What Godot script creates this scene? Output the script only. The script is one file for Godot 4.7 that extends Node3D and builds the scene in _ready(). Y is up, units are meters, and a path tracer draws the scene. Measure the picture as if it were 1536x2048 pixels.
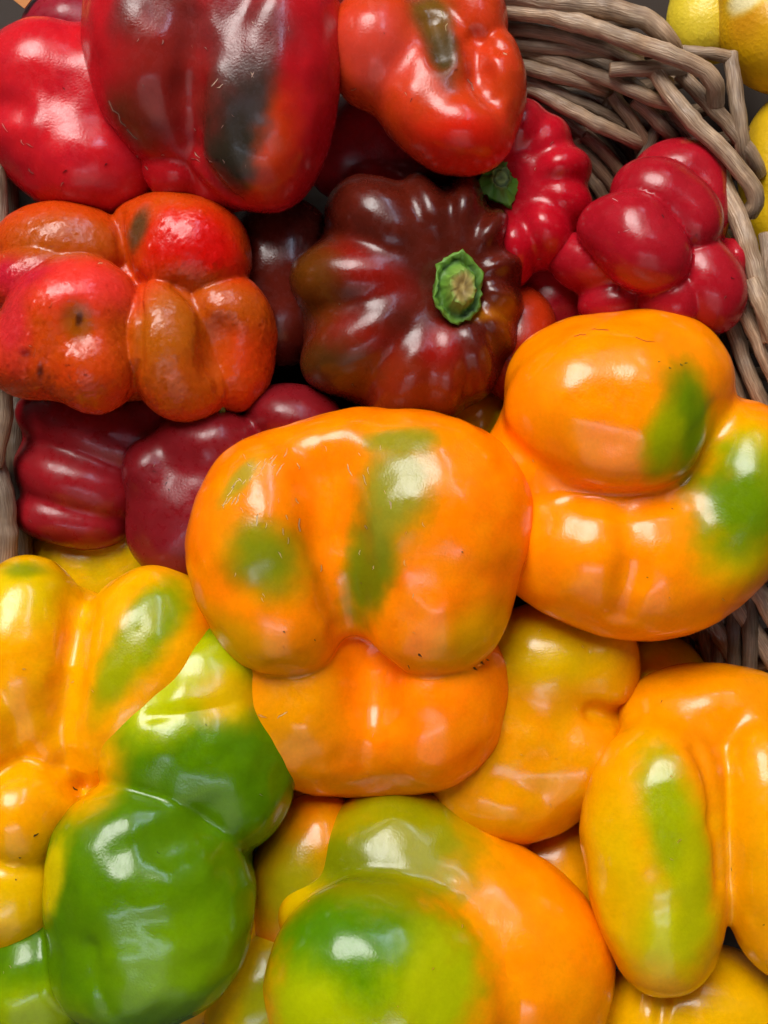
extends Node3D
# A wicker basket of lumpy bell peppers on a sloping market display, seen from above.
# Lengths below are in U: U metres each, measured on the slope. x runs to the right, y up the slope, z out of the slope.

const U := 0.00015625
const D := 2470.0                      # camera's distance from the slope, in U
const PITCH := 58.0                    # the slope faces this far up from the horizon
var F := Basis()                       # the slope's axes in the world
const O := Vector3(0, 0.9, 0)
var jobs: Array = []                   # peppers waiting to be meshed

# ------------------------------------------------------------------ a pepper's body as a field of joined swellings
class Field:
	var inv: Array[Transform3D] = []
	var ir := PackedVector3Array()
	var ks := PackedFloat32Array()
	var gid := PackedInt32Array()        # which bulge group a swelling belongs to
	var gk := PackedFloat32Array()       # how softly each group joins the ones before it
	var lo := Vector3.INF
	var hi := -Vector3.INF
	var ga := PackedVector3Array()
	var gb := PackedVector3Array()
	var gw := PackedFloat32Array()
	var gd := PackedFloat32Array()
	var ge := PackedFloat32Array()
	var gs := PackedInt32Array()
	var amp := 3.0
	var noise: FastNoiseLite
	var fine_amp := 0.0
	var fine: FastNoiseLite

	func swell(c: Vector3, r: Vector3, b: Basis, k: float) -> void:
		var t := Transform3D(b * Basis.from_scale(r), c)
		inv.append(t.affine_inverse())
		ir.append(Vector3(1.0 / r.x, 1.0 / r.y, 1.0 / r.z))
		ks.append(k)
		gid.append(gk.size() - 1)
		var e := Vector3.ZERO
		for a in 3:
			e[a] = Vector3(t.basis.x[a], t.basis.y[a], t.basis.z[a]).length()
		lo = lo.min(c - e - Vector3.ONE * 22.0)
		hi = hi.max(c + e + Vector3.ONE * 22.0)

	func body(p: Vector3, act: PackedInt32Array) -> float:
		var d := 1e6
		var whole := 1e6
		var g := -1
		for i in act:
			if gid[i] != g:
				if g >= 0:
					var kg := gk[g]
					var hg := kg - absf(whole - d)
					whole = minf(whole, d)
					if hg > 0.0:
						whole -= hg * hg / (4.0 * kg)
				g = gid[i]
				d = 1e6
			var q: Vector3 = inv[i] * p
			var k0 := q.length()
			var e := k0 * (k0 - 1.0) / ((q * ir[i]).length() + 1e-7)
			var k := ks[i]
			var h := k - absf(d - e)
			d = minf(d, e)
			if h > 0.0:
				d -= h * h / (4.0 * k)
		var kl := gk[g] if g >= 0 else 1.0
		var hl := kl - absf(whole - d)
		d = minf(whole, d)
		if hl > 0.0:
			d -= hl * hl / (4.0 * kl)
		return d

	func ev(p: Vector3, act: PackedInt32Array, ng: PackedInt32Array) -> float:
		var d := body(p, act)
		var deepest := 0.0
		for g in ng:
			var a := ga[g]
			var ab := gb[g] - a
			var ap := p - a
			var t := clampf(ap.dot(ab) / maxf(ab.length_squared(), 1e-6), 0.0, 1.0)
			var x := (ap - ab * t).length_squared() / (gw[g] * gw[g])
			if gs[g] == 0:
				if x < 6.0:
					d += gd[g] * exp(-x)
			elif x < 16.0:
				deepest = maxf(deepest, lerpf(gd[g], ge[g], t) * exp(-1.4 * (sqrt(x + 0.02) - 0.14)))
		d += deepest
		if absf(d) < 40.0:
			d += amp * noise.get_noise_3dv(p)
			if fine_amp > 0.0:
				d += fine_amp * fine.get_noise_3dv(p)
		return d

	func all() -> PackedInt32Array:
		return PackedInt32Array(range(ks.size()))

	func all_grooves() -> PackedInt32Array:
		return PackedInt32Array(range(gw.size()))

# pixel-free helper: a place on the slope at height z above it, spread so that heights keep their line of sight
func at(x: float, y: float, z: float) -> Vector3:
	var s := (D - z) / D
	return Vector3((x - 768.0) * s, (1024.0 - y) * s, z)

func find(f: Field, x: float, y: float, with_grooves := true) -> Vector3:
	var z := f.hi.z
	var act := f.all()
	var ng := f.all_grooves() if with_grooves else PackedInt32Array()
	for i in 90:
		var p := at(x, y, z)
		var d := f.ev(p, act, ng)
		if d < 0.4:
			return p
		z -= maxf(d * 0.7, 0.6)
		if z < f.lo.z:
			break
	return Vector3.INF

func hexc(s: String) -> Color:
	return Color.html(s)

# lobes: [x, y, z, rx, ry, rz, k, turn, lean_x, lean_y]
# opt: marks [[x, y, rx, ry, turn, colour, soft]], grooves [[width, depth, x, y, x, y, ...]], scars [[x, y, length, turn, width, colour]]
func pepper(called: String, label: String, group: String, color: String, mat: Material, lobes: Array, opt := {}) -> Dictionary:
	var job := {"called": called, "label": label, "group": group, "color": hexc(color), "mat": mat, "lobes": lobes, "opt": opt, "seed": jobs.size() * 17 + 3, "category": opt.get("category", "bell pepper")}
	jobs.append(job)
	return job

func mesh_job(n: int) -> void:
	var j: Dictionary = jobs[n]
	var opt: Dictionary = j.opt
	var f := Field.new()
	f.amp = opt.get("lumps", 5.0)
	f.noise = FastNoiseLite.new()
	f.noise.seed = j.seed
	f.noise.noise_type = FastNoiseLite.TYPE_SIMPLEX_SMOOTH
	f.noise.frequency = opt.get("lump_frequency", 0.0075)
	f.noise.fractal_octaves = 2
	f.noise.fractal_gain = 0.35
	f.fine_amp = opt.get("wrinkle", 0.0)
	if f.fine_amp > 0.0:
		f.fine = FastNoiseLite.new()
		f.fine.seed = j.seed + 1
		f.fine.noise_type = FastNoiseLite.TYPE_SIMPLEX_SMOOTH
		f.fine.frequency = 0.035
		f.fine.fractal_octaves = 2
		f.fine.domain_warp_enabled = true
		f.fine.domain_warp_amplitude = 20.0
	f.gk.append(1.0)
	for l in j.lobes:
		if l.size() == 1:
			f.gk.append(l[0])
			continue
		var c := at(l[0], l[1], l[2])
		var s: float = (D - float(l[2])) / D
		var turn := Basis()
		if l.size() > 7:
			turn = Basis(Vector3(0, 0, 1), deg_to_rad(-float(l[7])))
		if l.size() > 8:
			turn = turn * Basis(Vector3(1, 0, 0), deg_to_rad(float(l[8])))
		if l.size() > 9:
			turn = turn * Basis(Vector3(0, 1, 0), deg_to_rad(float(l[9])))
		f.swell(c, Vector3(l[3], l[4], l[5]) * s, turn, l[6])
	var pts := []
	for g in opt.get("grooves", []):
		var line := []
		for i in range(2, g.size(), 2):
			var p := find(f, g[i], g[i + 1], false)
			if p != Vector3.INF:
				line.append(p)
		if line.size() == 1:
			line.append(line[0])
		pts.append([line, g[0], g[1]])
	for g in pts:
		for i in g[0].size() - 1:
			f.ga.append(g[0][i])
			f.gb.append(g[0][i + 1])
			f.gw.append(g[1])
			f.gd.append(g[2])
			f.ge.append(g[2])
			f.gs.append(0)
	for g in opt.get("creases", []):
		var line := []
		for i in range(3, g.size(), 2):
			var p := find(f, g[i], g[i + 1], false)
			if p != Vector3.INF:
				line.append(p)
		if line.size() > 1 and g[2] > 15.0 and g[2] < 30.0:      # a deep crease runs on over the side of the fruit
			var last: Vector3 = line[-1]
			var before: Vector3 = line[-2]
			line.append(last + (last - before).normalized() * 34.0 + Vector3(0, 0, -50))
			line.append(last + (last - before).normalized() * 40.0 + Vector3(0, 0, -130))
		for i in line.size() - 1:
			f.ga.append(line[i])
			f.gb.append(line[i + 1])
			f.gw.append(g[0])
			f.gd.append(lerpf(g[1], g[2], float(i) / (line.size() - 1)))
			f.ge.append(lerpf(g[1], g[2], float(i + 1) / (line.size() - 1)))
			f.gs.append(1)
	# marks sit where they lie on the skin
	var mc := PackedVector3Array()
	var mi: Array[Basis] = []
	var mcol := PackedColorArray()
	var msoft := PackedFloat32Array()
	for m in opt.get("marks", []):
		var p := find(f, m[0], m[1])
		if p == Vector3.INF:
			continue
		mc.append(p)
		var b := Basis(Vector3(0, 0, 1), deg_to_rad(-float(m[4]))) * Basis.from_scale(Vector3(m[2], m[3], maxf(m[2], m[3]) * 1.1))
		mi.append(b.inverse())
		mcol.append(hexc(m[5]))
		msoft.append(m[6])
	var blotch := FastNoiseLite.new()
	blotch.seed = j.seed + 5
	blotch.frequency = 0.012
	blotch.fractal_octaves = 4
	blotch.fractal_gain = 0.55
	var grain := FastNoiseLite.new()
	grain.seed = j.seed + 9
	grain.frequency = 0.05
	grain.fractal_octaves = 2
	var second: Color = hexc(opt.second) if opt.has("second") else j.color.darkened(0.12)
	var second_share: float = opt.get("second_share", 0.5)
	# grid
	var h: float = opt.get("cell", 7.5)
	var nb := Vector3i(((f.hi - f.lo) / (h * 4.0)).ceil())
	var ng := nb * 4 + Vector3i.ONE
	var vals := PackedFloat32Array()
	vals.resize(ng.x * ng.y * ng.z)
	vals.fill(1e9)
	var sx := 1
	var sy := ng.x
	var sz := ng.x * ng.y
	var every := f.all()
	var blocks: Array = []
	for bz in nb.z:
		for by in nb.y:
			for bx in nb.x:
				var c := f.lo + (Vector3(bx, by, bz) * 4.0 + Vector3.ONE * 2.0) * h
				var best := 1e9
				var ds := PackedFloat32Array()
				for i in every:
					var q: Vector3 = f.inv[i] * c
					var k0 := q.length()
					var e := k0 * (k0 - 1.0) / ((q * f.ir[i]).length() + 1e-7)
					ds.append(e)
					best = minf(best, e)
				if absf(best) > h * 3.47 * 1.5 + 26.0 and not (best < 0.0 and best > -95.0 and f.gw.size() > 0):
					continue
				var act := PackedInt32Array()
				for i in every:
					if ds[i] < best + h * 8.0 + f.ks[i]:
						act.append(i)
				var near := PackedInt32Array()
				for g in f.gw.size():
					var a := f.ga[g]
					var ab := f.gb[g] - a
					var t := clampf((c - a).dot(ab) / maxf(ab.length_squared(), 1e-6), 0.0, 1.0)
					if (c - a - ab * t).length() < f.gw[g] * (4.0 if f.gs[g] == 1 else 2.5) + h * 3.5:
						near.append(g)
				blocks.append([bx, by, bz, act, near])
	for b in blocks:
		var act: PackedInt32Array = b[3]
		var near: PackedInt32Array = b[4]
		for z in 5:
			for y in 5:
				var at_row: int = (b[0] * 4) * sx + (b[1] * 4 + y) * sy + (b[2] * 4 + z) * sz
				for x in 5:
					if vals[at_row + x] > 1e8:
						vals[at_row + x] = f.ev(f.lo + Vector3(b[0] * 4 + x, b[1] * 4 + y, b[2] * 4 + z) * h, act, near)
	var corner := PackedInt32Array([0, sx, sy, sx + sy, sz, sx + sz, sy + sz, sx + sy + sz])
	var edge_a := PackedInt32Array([0, 2, 4, 6, 0, 1, 4, 5, 0, 1, 2, 3])
	var edge_b := PackedInt32Array([1, 3, 5, 7, 2, 3, 6, 7, 4, 5, 6, 7])
	var index_of := {}
	var cells := PackedInt32Array()
	var V := PackedVector3Array()
	var N := PackedVector3Array()
	var C := PackedColorArray()
	var root: Vector3 = at(j.lobes[0][0], j.lobes[0][1], j.lobes[0][2])
	var cv := PackedFloat32Array()
	cv.resize(8)
	for b in blocks:
		var act: PackedInt32Array = b[3]
		var near: PackedInt32Array = b[4]
		for z in 4:
			for y in 4:
				for x in 4:
					var ci: int = b[0] * 4 + x + (b[1] * 4 + y) * sy + (b[2] * 4 + z) * sz
					var inside := 0
					for k in 8:
						var v := vals[ci + corner[k]]
						cv[k] = v
						if v < 0.0:
							inside += 1
					if inside == 0 or inside == 8:
						continue
					var sum := Vector3.ZERO
					var n_e := 0
					for e in 12:
						var va := cv[edge_a[e]]
						var vb := cv[edge_b[e]]
						if (va < 0.0) != (vb < 0.0):
							var ka := edge_a[e]
							var kb := edge_b[e]
							var pa := Vector3(ka & 1, (ka >> 1) & 1, ka >> 2)
							var pb := Vector3(kb & 1, (kb >> 1) & 1, kb >> 2)
							sum += pa.lerp(pb, va / (va - vb))
							n_e += 1
					var p := f.lo + (Vector3(b[0] * 4 + x, b[1] * 4 + y, b[2] * 4 + z) + sum / n_e) * h
					var e1 := 1.6
					var f0 := f.ev(p, act, near)
					var g := Vector3(f.ev(p + Vector3(e1, 0, 0), act, near) - f0, f.ev(p + Vector3(0, e1, 0), act, near) - f0, f.ev(p + Vector3(0, 0, e1), act, near) - f0) / e1
					var gl := g.length_squared()
					if gl > 0.05:
						p -= (g * (f0 / gl)).limit_length(h * 0.6)
					index_of[ci] = V.size()
					cells.append(ci)
					V.append((p - root) * U)
					N.append(g.normalized())
					# colour of the skin itself
					var bn := blotch.get_noise_3dv(p)
					var col: Color = j.color.lerp(second, clampf(0.5 + bn * 1.6 - (0.5 - second_share), 0.0, 1.0) * 0.6)
					for k in mc.size():
						var r := (mi[k] * (p - mc[k])).length() + bn * 0.28 + 0.07 * grain.get_noise_3dv(p * 0.7)
						var w := 1.0 - smoothstep(1.0 - msoft[k], 1.0 + msoft[k], r)
						if w > 0.0:
							col = col.lerp(mcol[k], w * mcol[k].a)
					var gn := 1.0 + 0.03 * grain.get_noise_3dv(p)
					C.append(Color(col.r * gn, col.g * gn, col.b * gn))
	var I := PackedInt32Array()
	for ci in cells:
		for a in 3:
			var u: int = [sy, sz, sx][a]
			var v: int = [sz, sx, sy][a]
			var step: int = [sx, sy, sz][a]
			# edge from the cell's first corner along axis a
			var va := vals[ci]
			var vb := vals[ci + step]
			if vb > 1e8 or va > 1e8 or (va < 0.0) == (vb < 0.0):
				continue
			var i0: int = index_of.get(ci, -1)
			var i1: int = index_of.get(ci - u, -1)
			var i2: int = index_of.get(ci - u - v, -1)
			var i3: int = index_of.get(ci - v, -1)
			if i0 < 0 or i1 < 0 or i2 < 0 or i3 < 0:
				continue
			if va < 0.0:
				I.append_array([i0, i2, i1, i0, i3, i2])
			else:
				I.append_array([i0, i1, i2, i0, i2, i3])
	j.V = V
	j.N = N
	j.C = C
	j.I = I
	j.root = root
	# scars: thin dry flakes that lie on the skin
	var flakes := []
	var rng := RandomNumberGenerator.new()
	rng.seed = j.seed
	var scars: Array = opt.get("scars", []).duplicate()
	if j.category == "bell pepper" and j.lobes.size() > 3:
		for i in opt.get("flecks", 7):
			var l: Array = j.lobes[rng.randi_range(0, j.lobes.size() - 1)]
			if l.size() == 1:
				continue
			var pale: Color = j.color.lerp(Color(0.95, 0.85, 0.7), rng.randf_range(0.35, 0.7))
			if rng.randf() < 0.3:
				pale = j.color.darkened(0.6)
			scars.append([l[0] + rng.randf_range(-0.7, 0.7) * l[3], l[1] + rng.randf_range(-0.7, 0.7) * l[4], rng.randf_range(3.5, 11), rng.randf_range(0, 180), rng.randf_range(1.2, 2.6), pale.to_html(false)])
	for s in scars:
		var dirv := Vector2.from_angle(deg_to_rad(float(s[3])))
		var steps := maxi(3, int(s[2] / 6.0))
		var side := Vector2(-dirv.y, dirv.x)
		var bend := rng.randf_range(-0.15, 0.15) * float(s[2])
		var line := PackedVector3Array()
		for i in steps + 1:
			var t := float(i) / steps
			var q: Vector2 = Vector2(s[0], s[1]) + dirv * float(s[2]) * (t - 0.5) + side * (bend * sin(t * PI) + rng.randf_range(-1.0, 1.0))
			var p := find(f, q.x, q.y)
			if p != Vector3.INF:
				line.append(p)
		if line.size() >= 3:
			flakes.append([line, s[4], s[5] if s.size() > 5 else "e8c9a0"])
	j.flakes = flakes
	j.field = f

func array_mesh(V: PackedVector3Array, N: PackedVector3Array, C: PackedColorArray, I: PackedInt32Array) -> ArrayMesh:
	var a := []
	a.resize(Mesh.ARRAY_MAX)
	a[Mesh.ARRAY_VERTEX] = V
	a[Mesh.ARRAY_NORMAL] = N
	a[Mesh.ARRAY_COLOR] = C
	a[Mesh.ARRAY_INDEX] = I
	var m := ArrayMesh.new()
	m.add_surface_from_arrays(Mesh.PRIMITIVE_TRIANGLES, a)
	return m

func part(parent: Node, called: String, mesh: Mesh, mat: Material, pos := Vector3.ZERO) -> MeshInstance3D:
	var o := MeshInstance3D.new()
	o.name = called
	o.mesh = mesh
	o.material_override = mat
	o.position = pos
	parent.add_child(o, true)
	return o

func tag(o: Node, label: String, category: String, group := "") -> void:
	o.set_meta("label", label)
	o.set_meta("category", category)
	if group:
		o.set_meta("group", group)

var taken := {}
func numbered(s: String) -> String:
	taken[s] = taken.get(s, -1) + 1
	return s if taken[s] == 0 else "%s_%03d" % [s, taken[s]]

func place(o: Node3D, p: Vector3) -> void:
	o.transform = Transform3D(F, O + F * (p * U))

func finish_job(j: Dictionary) -> Node3D:
	var m := array_mesh(j.V, j.N, j.C, j.I)
	var root: Node3D
	var plain: bool = j.flakes.is_empty() and not j.has("stem")
	if plain:
		var mi := MeshInstance3D.new()
		mi.mesh = m
		mi.material_override = j.mat
		root = mi
	else:
		root = Node3D.new()
	root.name = numbered(j.called)
	add_child(root, true)
	place(root, j.root)
	tag(root, j.label, j.category, j.group)
	if not plain:
		part(root, "skin", m, j.mat)
		var f: Field = j.field
		for fl in j.flakes:
			part(root, "scratch", flake_mesh(f, fl[0], fl[1], hexc(fl[2]), j.root), mat_scar)
		if j.has("stem"):
			for s in j.stem:
				stem(root, j, s)
	return root

func flake_mesh(f: Field, line: PackedVector3Array, width: float, col: Color, root: Vector3) -> ArrayMesh:
	var V := PackedVector3Array()
	var N := PackedVector3Array()
	var C := PackedColorArray()
	var I := PackedInt32Array()
	var act := f.all()
	var gr := f.all_grooves()
	for i in line.size():
		var p := line[i]
		var f0 := f.ev(p, act, gr)
		var g := Vector3(f.ev(p + Vector3(2, 0, 0), act, gr) - f0, f.ev(p + Vector3(0, 2, 0), act, gr) - f0, f.ev(p + Vector3(0, 0, 2), act, gr) - f0).normalized()
		var along := (line[mini(i + 1, line.size() - 1)] - line[maxi(i - 1, 0)]).normalized()
		var side := g.cross(along).normalized()
		var t := float(i) / (line.size() - 1)
		var w := width * 0.5 * (sqrt(maxf(0.0, 1.0 - pow(2.0 * t - 1.0, 2.0))) * (0.7 + 0.3 * sin(i * 2.3)) + 0.12)
		for k in 3:
			var off := side * w * (k - 1) + g * (1.6 if k == 1 else -0.6)
			V.append((p + off - root) * U)
			N.append(g)
			C.append(col)
		if i > 0:
			var b := i * 3
			for k in 2:
				I.append_array([b - 3 + k, b + k, b + k + 1, b - 3 + k, b + k + 1, b - 2 + k])
				I.append_array([b - 3 + k, b + k + 1, b + k, b - 3 + k, b - 2 + k, b + k + 1])
	return array_mesh(V, N, C, I)

# stem: [x, y, radius, height, turn, lean direction (Vector3), sides, colour, cut colour, squash]
func stem(root: Node3D, j: Dictionary, s: Dictionary) -> void:
	var f: Field = j.field
	var base := find(f, s.x, s.y)
	if base == Vector3.INF:
		return
	var up: Vector3 = s.axis.normalized()
	var side := up.cross(Vector3(0, 1, 0)).normalized()
	var fwd := side.cross(up).normalized()
	var b := Basis(side, fwd, up)
	var rows: Array = s.rows     # [radius share, height, colour, spikes]
	var noise := FastNoiseLite.new()
	noise.seed = j.seed + 31
	noise.frequency = 0.06
	var n := 42
	var groups := {"stem": [0, s.cut], "stem_cut": [s.cut, rows.size() - 1]}
	for called in groups:
		var st := SurfaceTool.new()
		st.begin(Mesh.PRIMITIVE_TRIANGLES)
		var pts := []
		for r in rows.size():
			var ring := []
			for i in n:
				var a := TAU * i / n
				var poly := 1.0
				if s.sides > 2:
					var seg: float = TAU / float(s.sides)
					var loc: float = fposmod(a + s.turn, seg) - seg * 0.5
					poly = lerpf(1.0, cos(seg * 0.5) / cos(loc) * 1.08, float(rows[r][3]))
				var rad: float = s.radius * float(rows[r][0]) * poly
				var p := Vector3(cos(a) * rad, sin(a) * rad * float(s.get("squash", 1.0)), float(rows[r][1]))
				p += Vector3(noise.get_noise_3d(p.x, p.y, p.z), noise.get_noise_3d(p.x + 99, p.y, p.z), noise.get_noise_3d(p.x, p.y + 99, p.z)) * minf(rad * 0.35, 8.0)
				ring.append(base + b * p)
			pts.append(ring)
		for r in range(groups[called][0], groups[called][1]):
			for i in n:
				var k := (i + 1) % n
				var quad := [[r, i], [r + 1, i], [r + 1, k], [r, i], [r + 1, k], [r, k]]
				for q in quad:
					var tone := hexc(rows[q[0]][2])
					var v: Vector3 = pts[q[0]][q[1]]
					var w := 1.0 + 0.25 * noise.get_noise_3dv(v * 2.0)
					st.set_color(Color(tone.r * w, tone.g * w, tone.b * w))
					st.set_smooth_group(0)
					st.add_vertex((v - j.root) * U)
		st.index()
		st.generate_normals()
		part(root, called, st.commit(), mat_stem)

# ------------------------------------------------------------------ materials
var mat_scar: StandardMaterial3D
var mat_stem: StandardMaterial3D
var mat_rod: StandardMaterial3D
var tex_pores: NoiseTexture2D
var tex_gloss: NoiseTexture2D
var tex_relief: NoiseTexture2D
var tex_wrinkle: NoiseTexture2D

func noise_tex(sd: int, freq: float, oct: int, size: int, lo: Color, hi: Color, a := 0.0, b := 1.0, kind := FastNoiseLite.TYPE_SIMPLEX_SMOOTH) -> NoiseTexture2D:
	var n := FastNoiseLite.new()
	n.seed = sd
	n.noise_type = kind
	n.frequency = freq
	n.fractal_octaves = oct
	var t := NoiseTexture2D.new()
	t.noise = n
	t.width = size
	t.height = size
	t.seamless = true
	t.seamless_blend_skirt = 0.2
	var g := Gradient.new()
	g.set_color(0, lo)
	g.set_color(1, hi)
	g.set_offset(0, a)
	g.set_offset(1, b)
	t.color_ramp = g
	return t

func skin(rough: float, sss: float, coat := 0.12, relief := 0.0045) -> StandardMaterial3D:
	var m := StandardMaterial3D.new()
	m.vertex_color_use_as_albedo = true
	m.vertex_color_is_srgb = true
	m.albedo_texture = tex_pores
	m.roughness = rough
	m.roughness_texture = tex_gloss
	m.roughness_texture_channel = BaseMaterial3D.TEXTURE_CHANNEL_RED
	m.metallic_specular = 0.4
	m.clearcoat_enabled = coat > 0.0
	m.clearcoat = coat
	m.clearcoat_roughness = 0.1
	m.subsurf_scatter_enabled = sss > 0.0
	m.subsurf_scatter_strength = sss
	m.heightmap_enabled = true
	m.heightmap_texture = tex_relief
	m.heightmap_scale = relief
	m.uv1_triplanar = true
	m.uv1_scale = Vector3.ONE * 28.0
	return m

# ------------------------------------------------------------------ wicker
# a rod through points [x, y, z], with radius r
func rod(parent: Node3D, pts: Array, r: float, tone: float, sd: int) -> void:
	var c := Curve3D.new()
	for i in pts.size():
		var p := at(pts[i][0], pts[i][1], pts[i][2])
		var prev := at(pts[maxi(i - 1, 0)][0], pts[maxi(i - 1, 0)][1], pts[maxi(i - 1, 0)][2])
		var next := at(pts[mini(i + 1, pts.size() - 1)][0], pts[mini(i + 1, pts.size() - 1)][1], pts[mini(i + 1, pts.size() - 1)][2])
		var t := (next - prev) / 6.0
		c.add_point(p, -t, t)
	r *= 0.85
	var length := c.get_baked_length()
	var n := maxi(4, int(length / 9.0))
	var sides := 16
	var noise := FastNoiseLite.new()
	noise.seed = sd
	noise.frequency = 0.018
	var root := at(pts[0][0], pts[0][1], pts[0][2])
	var st := SurfaceTool.new()
	st.begin(Mesh.PRIMITIVE_TRIANGLES)
	var x := Vector3(0.3, 0.2, 1).normalized()
	var rows := []
	var lens := []
	for i in n + 5:
		var k := clampi(i - 2, 0, n)
		var s := length * k / n
		var p := c.sample_baked(s) + Vector3(noise.get_noise_2d(s * 0.7, 300.0), noise.get_noise_2d(s * 0.7, 400.0), noise.get_noise_2d(s * 0.7, 500.0)) * 3.0
		var q := c.sample_baked(minf(s + 4.0, length)) - c.sample_baked(maxf(s - 4.0, 0.0))
		var t := q.normalized()
		var yv := t.cross(x).normalized()
		x = yv.cross(t).normalized()
		var shrink := 1.0
		if i == 0 or i == n + 4:
			shrink = 0.0
		elif i == 1 or i == n + 3:
			shrink = 0.86
			p += t * (-2.5 if i == 1 else 2.5)
		if i == 0:
			p -= t * 2.0
		if i == n + 4:
			p += t * 2.0
		var knot := exp(-pow((fposmod(s + sd * 37.0, 190.0) - 95.0) / 9.0, 2.0))
		var row := []
		for e in sides:
			var a := TAU * e / sides
			var nv := x * cos(a) + yv * sin(a)
			var rr := r * shrink * (1.0 + 0.10 * noise.get_noise_2d(s * 0.5, 40.0 + cos(a) * 8.0) + 0.05 * noise.get_noise_2d(s * 1.6 + 500.0, cos(a) * 60.0) + 0.10 * knot)
			row.append([p + nv * rr, cos(a) * 30.0, s])
		rows.append(row)
		lens.append(s)
	for i in n + 4:
		for e in sides:
			var e2 := (e + 1) % sides
			for q in [[i, e, e], [i + 1, e2, e + 1], [i + 1, e, e], [i, e, e], [i, e2, e + 1], [i + 1, e2, e + 1]]:
				var v: Array = rows[q[0]][q[1]]
				var w: float = tone * (1.0 + 0.26 * noise.get_noise_2d(float(v[2]) * 0.35 + 900.0, float(v[1]) * 2.5) + 0.12 * noise.get_noise_2d(float(v[2]) * 3.0, float(v[1]) * 4.0))
				var warm: float = 0.04 * noise.get_noise_2d(float(v[2]) * 0.5, 77.0)
				st.set_color(Color(w * (1.0 + warm), w * 0.88, w * (0.76 - warm)))
				st.set_uv(Vector2(float(q[2]) / sides, float(v[2]) / 260.0 + sd * 0.37))
				st.set_smooth_group(0 if i > 1 and i < n + 2 else 1)
				st.add_vertex((v[0] - root) * U)
	st.index()
	st.generate_normals()
	part(parent, "wicker_rod", st.commit(), mat_rod, root * U)

func slab(called: String, c: Vector3, size: Vector3, mat: Material, parent: Node = self) -> MeshInstance3D:
	var b := BoxMesh.new()
	b.size = size * U
	var o := MeshInstance3D.new()
	o.name = called
	o.mesh = b
	o.material_override = mat
	parent.add_child(o, true)
	if parent == self:
		place(o, c)
	else:
		o.position = c * U
	return o

func flat(color: String, rough: float) -> StandardMaterial3D:
	var m := StandardMaterial3D.new()
	m.albedo_color = hexc(color)
	m.roughness = rough
	return m

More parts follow.
